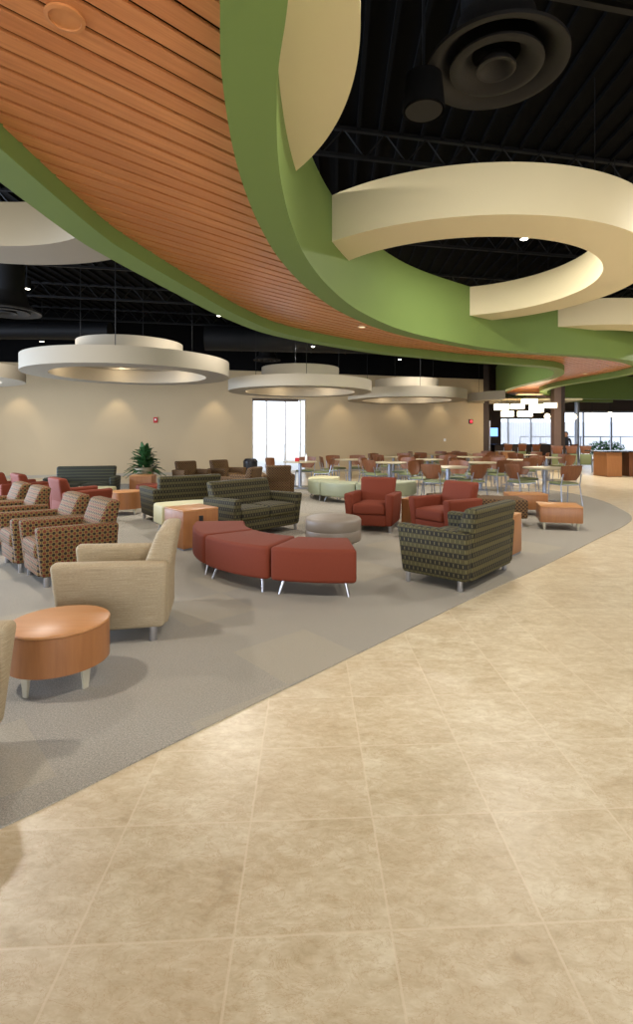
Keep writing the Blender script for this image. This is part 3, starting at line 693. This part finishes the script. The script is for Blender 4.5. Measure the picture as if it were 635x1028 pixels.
# ------------------------------------------------------------------ cafe tables and chairs
def cafe_table(x, y, label, r=.46):
    t = empty('cafe_table', (x, y, 0), 0, label, 'table', 'round cafe tables')
    link('table_top', shared(('ct', 'top'), 'table_top', lambda: lathe([(r - .012, .715), (r, .722), (r, .738), (r - .004, .742)], 48), M['laminate'], sharp=50), t)
    link('pedestal', shared(('ct', 'ped'), 'pedestal', lambda: lathe([(.05, .02), (.045, .06), (.045, .69), (.12, .70), (.12, .716)], 24), M['metal_d'], sharp=50), t)
    link('table_base', shared(('ct', 'base'), 'table_base', lambda: lathe([(.25, 0), (.25, .012), (.09, .03), (.05, .04)], 36), M['metal_d'], sharp=50), t)
def cafe_chair(x, y, face, label, group='cherry back cafe chairs'):
    t = empty('cafe_chair', (x, y, 0), R(face + 90), label, 'chair', group)
    def seat():
        def fn(a, b, c_): return a * (1 - .10 * (b + .2) / .4), b, c_ - .02 * (b + .2)
        return puff(-.225, .225, -.22, .20, .43, .475, .02, .012, 6, fn)
    def back():
        bm = bmesh.new(); nx, nz = 10, 7; g = []
        for side in (0, 1):
            rows = []
            for k_ in range(nz + 1):
                q = k_ / nz; hw = .14 + .10 * math.sin(min(1, q * 1.5) * math.pi / 2); row = []
                for i in range(nx + 1):
                    u = i / nx * 2 - 1; row.append(bm.verts.new((u * hw, .225 + .06 * q - .05 * u * u + side * .014, .52 + .30 * q + .015 * (1 - u * u) * (q > .9))))
                rows.append(row)
            g.append(rows)
            for k_ in range(nz):
                for i in range(nx): bm.faces.new((rows[k_][i], rows[k_][i + 1], rows[k_ + 1][i + 1], rows[k_ + 1][i]))
        a, b = g
        for i in range(nx):
            bm.faces.new((a[0][i], a[0][i + 1], b[0][i + 1], b[0][i])); bm.faces.new((a[nz][i], a[nz][i + 1], b[nz][i + 1], b[nz][i]))
        for k_ in range(nz):
            bm.faces.new((a[k_][0], a[k_ + 1][0], b[k_ + 1][0], b[k_][0])); bm.faces.new((a[k_][nx], a[k_ + 1][nx], b[k_ + 1][nx], b[k_][nx]))
        bmesh.ops.recalc_face_normals(bm, faces=bm.faces[:]); return bm
    link('seat', shared(('cc', 'seat'), 'seat', seat, M['seatgreen']), t)
    link('backrest', shared(('cc', 'back'), 'backrest', back, M['cherry'], sharp=50), t)
    link('frame', shared(('cc', 'frame'), 'frame', lambda: join(tube([(-.21, -.19, .425), (.21, -.19, .425)], .010, 8), tube([(-.2, .19, .425), (.2, .19, .425)], .010, 8), tube([(-.225, -.2, .425), (-.215, .2, .425)], .010, 8), tube([(.225, -.2, .425), (.215, .2, .425)], .010, 8)), M['metal_d']), t)
    for s in (-1, 1):
        link('leg', shared(('cc', 'fl', s), 'leg', lambda: tube([(s * .225, -.19, .44), (s * .235, -.235, 0)], .011, 8), M['metal_d']), t)
        link('leg', shared(('cc', 'rl', s), 'leg', lambda: tube([(s * .205, .262, .66), (s * .212, .225, .50), (s * .215, .2, .43), (s * .235, .265, 0)], .011, 8), M['metal_d']), t)
tables = [
 (2.57, 11.95, 'behind the right rust armchair', [-125, -50, 60, 150]),
 (4.63, 11.6, 'behind the low block table', [-160, -75, -25, 110]),
 (-.95, 14.3, 'by the wall window', [-10, 170, 80]),
 (1.45, 13.9, 'behind the left rust armchair', [-40, -130, 50, 140]),
 (3.85, 13.9, 'right of the second row', [-60, -140, 40, 130]),
 (.45, 15.6, 'left of the third row', [-20, -165, 70, 130]),
 (2.75, 15.6, 'middle of the third row', [-50, -135, 45, 140]),
 (5.15, 15.4, 'right of the third row', [-70, 10, 100, -150]),
 (1.95, 17.5, 'left of the fourth row', [-40, -130, 60, 140]),
 (4.45, 17.5, 'in the middle of the fourth row', [-50, -140, 50, 130]),
 (6.85, 17.0, 'right of the fourth row', [-60, -130, 30, 140]),
 (3.65, 19.7, 'left of the last row', [-60, -130, 60, 150]),
 (5.35, 20.2, 'right of the last row', [-60, -140, 40, 130]),
 (6.95, 19.3, 'before the dark far wall', [-50, -130, 40, 140]),
]
placed = []
def side(a):
    a = a % 360
    return 'far side' if 45 <= a < 135 else 'left side' if 135 <= a < 225 else 'near side' if 225 <= a < 315 else 'right side'
for (x, y, d, angs) in tables:
    cafe_table(x, y, 'round pale cafe table ' + d)
used = set()
for (x, y, d, angs) in tables:
    for a in angs:
        r = .64; cx_, cy_ = x + r * math.cos(R(a)), y + r * math.sin(R(a))
        if any((cx_ - p[0]) ** 2 + (cy_ - p[1]) ** 2 < .55 ** 2 for p in placed): continue
        if any((cx_ - q[0]) ** 2 + (cy_ - q[1]) ** 2 < .6 ** 2 for q in tables): continue
        placed.append((cx_, cy_)); s_ = side(a)
        sa_ = {('n'): ''}; word = s_
        if (d, s_) in used: word = s_ + ' ' + ('right' if math.cos(R(a)) > 0 else 'left')
        if (d, word) in used: word = s_ + ' corner'
        used.add((d, s_)); used.add((d, word))
        cafe_chair(cx_, cy_, a + 180 + random.uniform(-14, 14), 'cherry back cafe chair, ' + word + ' of table ' + d)
# things left on the table by the window
t = tag(obj('napkin_holder', box(-.06, .06, -.04, .04, 0, .10, .008), M['redsign'], loc=(-1.02, 14.22, .742)), 'small red holder on the cafe table by the window', 'holder')
t = empty('water_bottle', (-.78, 14.25, .742), 0, 'small clear bottle on the cafe table by the window', 'bottle')
obj('bottle_body', lathe([(.03, 0), (.032, .01), (.032, .14), (.014, .18), (.014, .2)], 16), M['frame'], t); obj('cap', lathe([(.016, .2), (.016, .22)], 12), M['metal_d'], t)

# ------------------------------------------------------------------ far right: islands, counter, columns, person
t = empty('island_counter', (9.95, 18.8, 0), R(4), 'dark topped island counter on wooden boxes at the right edge', 'counter')
obj('counter_top', box(-.75, 3.2, -.62, .55, .86, .90, .01), M['darktop'], t, smooth=False)
obj('support_box', box(-.5, .05, -.45, .4, 0, .86, .01), M['woodv'], t, smooth=False)
obj('support_box', box(.38, .58, -.35, .4, 0, .86, .01), M['cherry'], t, smooth=False)
obj('support_box', box(.8, 1.0, -.35, .4, 0, .86, .01), M['cherry'], t, smooth=False)
obj('support_box', box(2.4, 3.1, -.45, .4, 0, .86, .01), M['cherry'], t, smooth=False)
def bar_chair(x, y, face, label, group):
    t = empty('bar_chair', (x, y, 0), R(face + 90), label, 'chair', group)
    obj('seat', puff(-.21, .21, -.2, .2, .62, .67, .02, .01, 4), M['seatgreen'], t)
    obj('lower_back', box(-.2, .2, .2, .22, .3, .72, .006), M['seatgreen'], t)
    obj('backrest', box(-.22, .22, .19, .22, .76, 1.04, .04, 3, lambda a, b, c_: (a * (1 if c_ > .9 else .75), b + .05 * (c_ - .76), c_)) if False else box(-.22, .22, .2, .225, .74, 1.04, .011, 3, lambda a, b, c_: (a * (1 if c_ > .9 else .7), b + .1 * (c_ - .74), c_)), M['cherry'], t)
    for sx in (-1, 1):
        for sy in (-1, 1): obj('leg', tube([(sx * .19, sy * .18, .63 if sy < 0 else .9), (sx * .22, sy * .22, 0)], .012, 8), M['metal_d'], t)
for x, lab in ((8.75, 'left'), (9.3, 'middle'), (9.85, 'right')):
    bar_chair(x, 20.6, 60, lab + ' one of three high green backed chairs behind the island', 'high chairs behind the island')
t = empty('service_counter', (9.0, 25.6, 0), 0, 'long dark service counter below the far blinds', 'counter')
obj('counter_top', box(-1.4, 2.3, -.4, .4, .98, 1.02, .01), M['darktop'], t, smooth=False); obj('counter_body', box(-1.3, 2.2, -.3, .35, 0, .98, .01), M['darkwall'], t, smooth=False)
for i, (x, w_) in enumerate(((8.3, .2), (9.1, .28), (10.1, .3), (10.9, .25))):
    tag(obj('papers', box(-w_ / 2, w_ / 2, -.12, .12, 0, .05, .005), M['frame'], loc=(x, 25.5, 1.02)), 'white stack of papers on the dark service counter, ' + ('leftmost', 'second from left', 'third from left', 'rightmost')[i], 'papers', 'papers on the service counter')
for x, lab in ((7.9, 'leftmost'), (8.55, 'second'), (9.2, 'third'), (10.9, 'rightmost')):
    bar_chair(x, 24.3, 100, lab + ' high chair in front of the dark service counter', 'high chairs at the service counter')
t = empty('cabinet', (6.95, 21.5, 0), R(5), 'pale wood cabinet in front of the dark far wall', 'cabinet')
obj('body', box(-.3, .3, -.25, .25, 0, .78, .01), M['wood'], t, smooth=False); obj('top', box(-.32, .32, -.27, .27, .78, .80, .005), M['laminate'], t, smooth=False)
t = empty('column', (9.6, 22.6, 0), 0, 'thick brown double column beside the person', 'column')
obj('shaft', box(-.24, .06, -.2, .2, 0, 5.7, .01), M['column'], t, smooth=False); obj('dark_shaft', box(.07, .28, -.05, .25, 0, 5.7, .01), M['darkwall'], t, smooth=False); obj('base_trim', box(-.27, .30, -.23, .27, 0, .12, .01), M['edge'], t, smooth=False)
t = empty('steel_column', (12.9, 28.0, 0), 0, 'slim grey steel column in front of the far right windows', 'column')
obj('shaft', lathe([(.12, 0), (.12, 5.7)], 24), M['metal_d'], t); obj('base_plate', box(-.18, .18, -.18, .18, 0, .03), M['metal_d'], t, smooth=False)
t = empty('monitor_pole', (6.95, 23.6, 0), 0, 'slim metal pole left of the lit screens', 'pole')
obj('shaft', lathe([(.035, 0), (.035, 2.1)], 16), M['metal'], t); obj('base_plate', lathe([(.14, 0), (.14, .02)], 20), M['metal'], t)
def screen(x, w_, lab):
    t = empty('wall_screen', (x, 27.55, 1.62), 0, lab, 'screen')
    obj('bezel', box(-w_ / 2 - .02, w_ / 2 + .02, -.04, .0, -.24, .24, .005), M['black'], t, smooth=False); obj('display', box(-w_ / 2, w_ / 2, -.046, -.04, -.22, .22), M['screen'], t, smooth=False)
screen(8.32, .42, 'wider blue lit screen on the dark far wall'); screen(7.87, .14, 'narrow blue lit screen left of the wider one')
# box chandelier
t = empty('box_chandelier', (8.0, 21.6, 2.8), 0, 'chandelier of glowing white rectangular shades below the farthest ring', 'chandelier')
obj('canopy_plate', box(-.5, .5, -.2, .2, .32, .36, .01), M['ringc'], t, smooth=False)
shades = [(503, 408.5, 13, 6), (509, 415.5, 11, 5.5), (526.5, 415.5, 13, 5.5), (538, 410, 12, 8), (552, 407, 11, 5), (519, 408, 12, 5), (531, 403, 14, 5)]
for i, (px, py, w_, h_) in enumerate(shades):
    Y = 21.6 + (-.25 if i % 2 else .2); x = (px - CX) / F * Y - 8.0; z = EYE + (CY - py) * Y / F - 2.8; ww = w_ * Y / F / 2; hh = h_ * Y / F / 2
    s_ = obj('lamp_shade', box(x - ww, x + ww, Y - 21.6 - .16, Y - 21.6 + .16, z - hh, z + hh, .015), M['shade'], t)
    obj('cord', tube([(x, Y - 21.6, z + hh), (x, Y - 21.6, .31)], .006, 6), M['duct'], s_)
tag(obj('ceiling_panel', box(-1.95, 1.95, -1.1, 1.1, 0, .08, .01), M['ringc'], loc=(8.85, 24.0, 2.98), smooth=False), 'warmly lit pale ceiling panel behind the box chandelier', 'ceiling panel')
lamp('POINT', 'chandelier_lamp', (8.1, 21.2, 2.25), 60, (1, .84, .6), .4)
for i, (px, py, Y) in enumerate(((549, 418, 25.5), (576, 418.5, 27), (594, 417, 28.5), (612, 416, 28.5))):
    t = empty('globe_pendant', ((px - CX) / F * Y, Y, EYE + (CY - py) * Y / F), 0, 'glowing white globe pendant, ' + ('left of the brown column', 'just right of the brown column', 'third from the left', 'rightmost') [i], 'pendant lamp', 'globe pendants before the far windows')
    obj('globe', lathe([(.001, -.15), (.07, -.132), (.12, -.085), (.15, 0), (.12, .085), (.07, .132), (.001, .15)], 20, False), M['shade'], t, sharp=80); obj('cord', tube([(0, 0, .15), (0, 0, 5.7 - (EYE + (CY - py) * Y / F))], .01, 6), M['duct'], t)
# shrub outside/inside by the right windows
t = empty('shrub', (16.4, 31.9, 0), 0, 'green leafy shrub behind the far right window glass', 'shrub')
bm = bmesh.new(); rnd = random.Random(5)
for i in range(700):
    u = Vector((rnd.gauss(0, 1), rnd.gauss(0, 1), rnd.gauss(0, 1))).normalized() * rnd.uniform(.5, 1); c_ = Vector((u.x * 1.3, u.y * .6, .6 + u.z * .55)); a = Vector((rnd.uniform(-1, 1), rnd.uniform(-1, 1), rnd.uniform(-1, 1))).normalized() * .12; b = a.cross(u).normalized() * .04
    bm.faces.new([bm.verts.new(c_ - a), bm.verts.new(c_ + b), bm.verts.new(c_ + a), bm.verts.new(c_ - b)])
obj('foliage', bm, M['leafpale'], t, smooth=False); obj('stem', tube([(0, 0, 0), (0, 0, .5)], .05, 8), M['soil'], t)

# person by the column
def skin_body(name, pts, edges, radii, mat, parent=None, loc=(0, 0, 0)):
    me = bpy.data.meshes.new(name); me.from_pydata(pts, edges, []); o = bpy.data.objects.new(name, me); COL.objects.link(o)
    md = o.modifiers.new('skin', 'SKIN'); o.modifiers.new('sub', 'SUBSURF').levels = 2; o.modifiers['sub'].render_levels = 2
    if not me.skin_vertices: me.attributes  # layer made with the modifier
    sv = me.skin_vertices[0].data if len(me.skin_vertices) else None
    if sv:
        for i, r in enumerate(radii): sv[i].radius = (r, r) if not isinstance(r, tuple) else r; sv[i].use_root = (i == 0)
    me.materials.append(mat); o.parent = parent; o.location = loc; return o
HT = 1.56 / 1.70
P_ = [(0, 0, .93), (0, 0, 1.10), (0, 0, 1.32), (0, 0, 1.45), (0, -.01, 1.52), (0, -.02, 1.60), (0, -.02, 1.67),
      (.09, 0, .88), (.10, -.02, .48), (.10, .02, .07), (.10, -.12, .03), (-.09, 0, .88), (-.10, .03, .48), (-.10, .06, .07), (-.10, -.08, .03),
      (.17, 0, 1.38), (.22, .02, 1.12), (.20, -.14, .98), (.17, -.22, .95), (-.17, 0, 1.38), (-.22, .02, 1.12), (-.20, -.05, .88), (-.20, -.09, .80)]
E_ = [(0, 1), (1, 2), (2, 3), (3, 4), (4, 5), (5, 6), (0, 7), (7, 8), (8, 9), (9, 10), (0, 11), (11, 12), (12, 13), (13, 14), (3, 15), (15, 16), (16, 17), (17, 18), (3, 19), (19, 20), (20, 21), (21, 22)]
Rr = [(.14, .11), (.12, .09), (.15, .10), (.08, .07), (.05, .05), (.085, .095), (.07, .085), .085, .06, .04, .035, .085, .06, .04, .035, .06, .045, .035, .03, .06, .045, .035, .03]
pr = empty('person', (10.12, 23.0, 0), R(-30), 'person with dark hair in dark clothes standing beside the brown column', 'person')
pr.scale = (HT, HT, HT)
try:
    b_ = skin_body('body', P_, E_, Rr, M['cloth'], pr)
    hb = bmesh.new(); bmesh.ops.create_icosphere(hb, subdivisions=3, radius=.1)
    for v in hb.verts: v.co = Vector((v.co.x * .82, v.co.y * .95 - .045, v.co.z * 1.15 + 1.60))
    obj('face', hb, M['skin'], pr)
    hb = bmesh.new(); bmesh.ops.create_icosphere(hb, subdivisions=3, radius=.112)
    for v in hb.verts: v.co = Vector((v.co.x * .9, v.co.y * .95 + .005, v.co.z * 1.1 + 1.635))
    obj('hair', hb, M['hair'], pr)
    for s in (-1, 1):
        hx, hy, hz = (.17, -.22, .95) if s > 0 else (-.20, -.09, .80)
        parts = [tube([(hx, hy, hz), (hx, hy - .05, hz - .03), (hx, hy - .09, hz - .05)], .028, 8, .024)]
        for f_ in range(4): parts.append(tube([(hx - .025 + f_ * .017, hy - .08, hz - .05), (hx - .025 + f_ * .017, hy - .13 - .01 * (f_ in (1, 2)), hz - .07), (hx - .025 + f_ * .017, hy - .15, hz - .10)], .009, 6, .007))
        parts.append(tube([(hx - s * .02, hy - .04, hz - .02), (hx - s * .055, hy - .08, hz - .05), (hx - s * .05, hy - .11, hz - .07)], .010, 6, .008))
        obj('hand', join(*parts), M['skin'], pr)
except Exception as e: print('person', e)
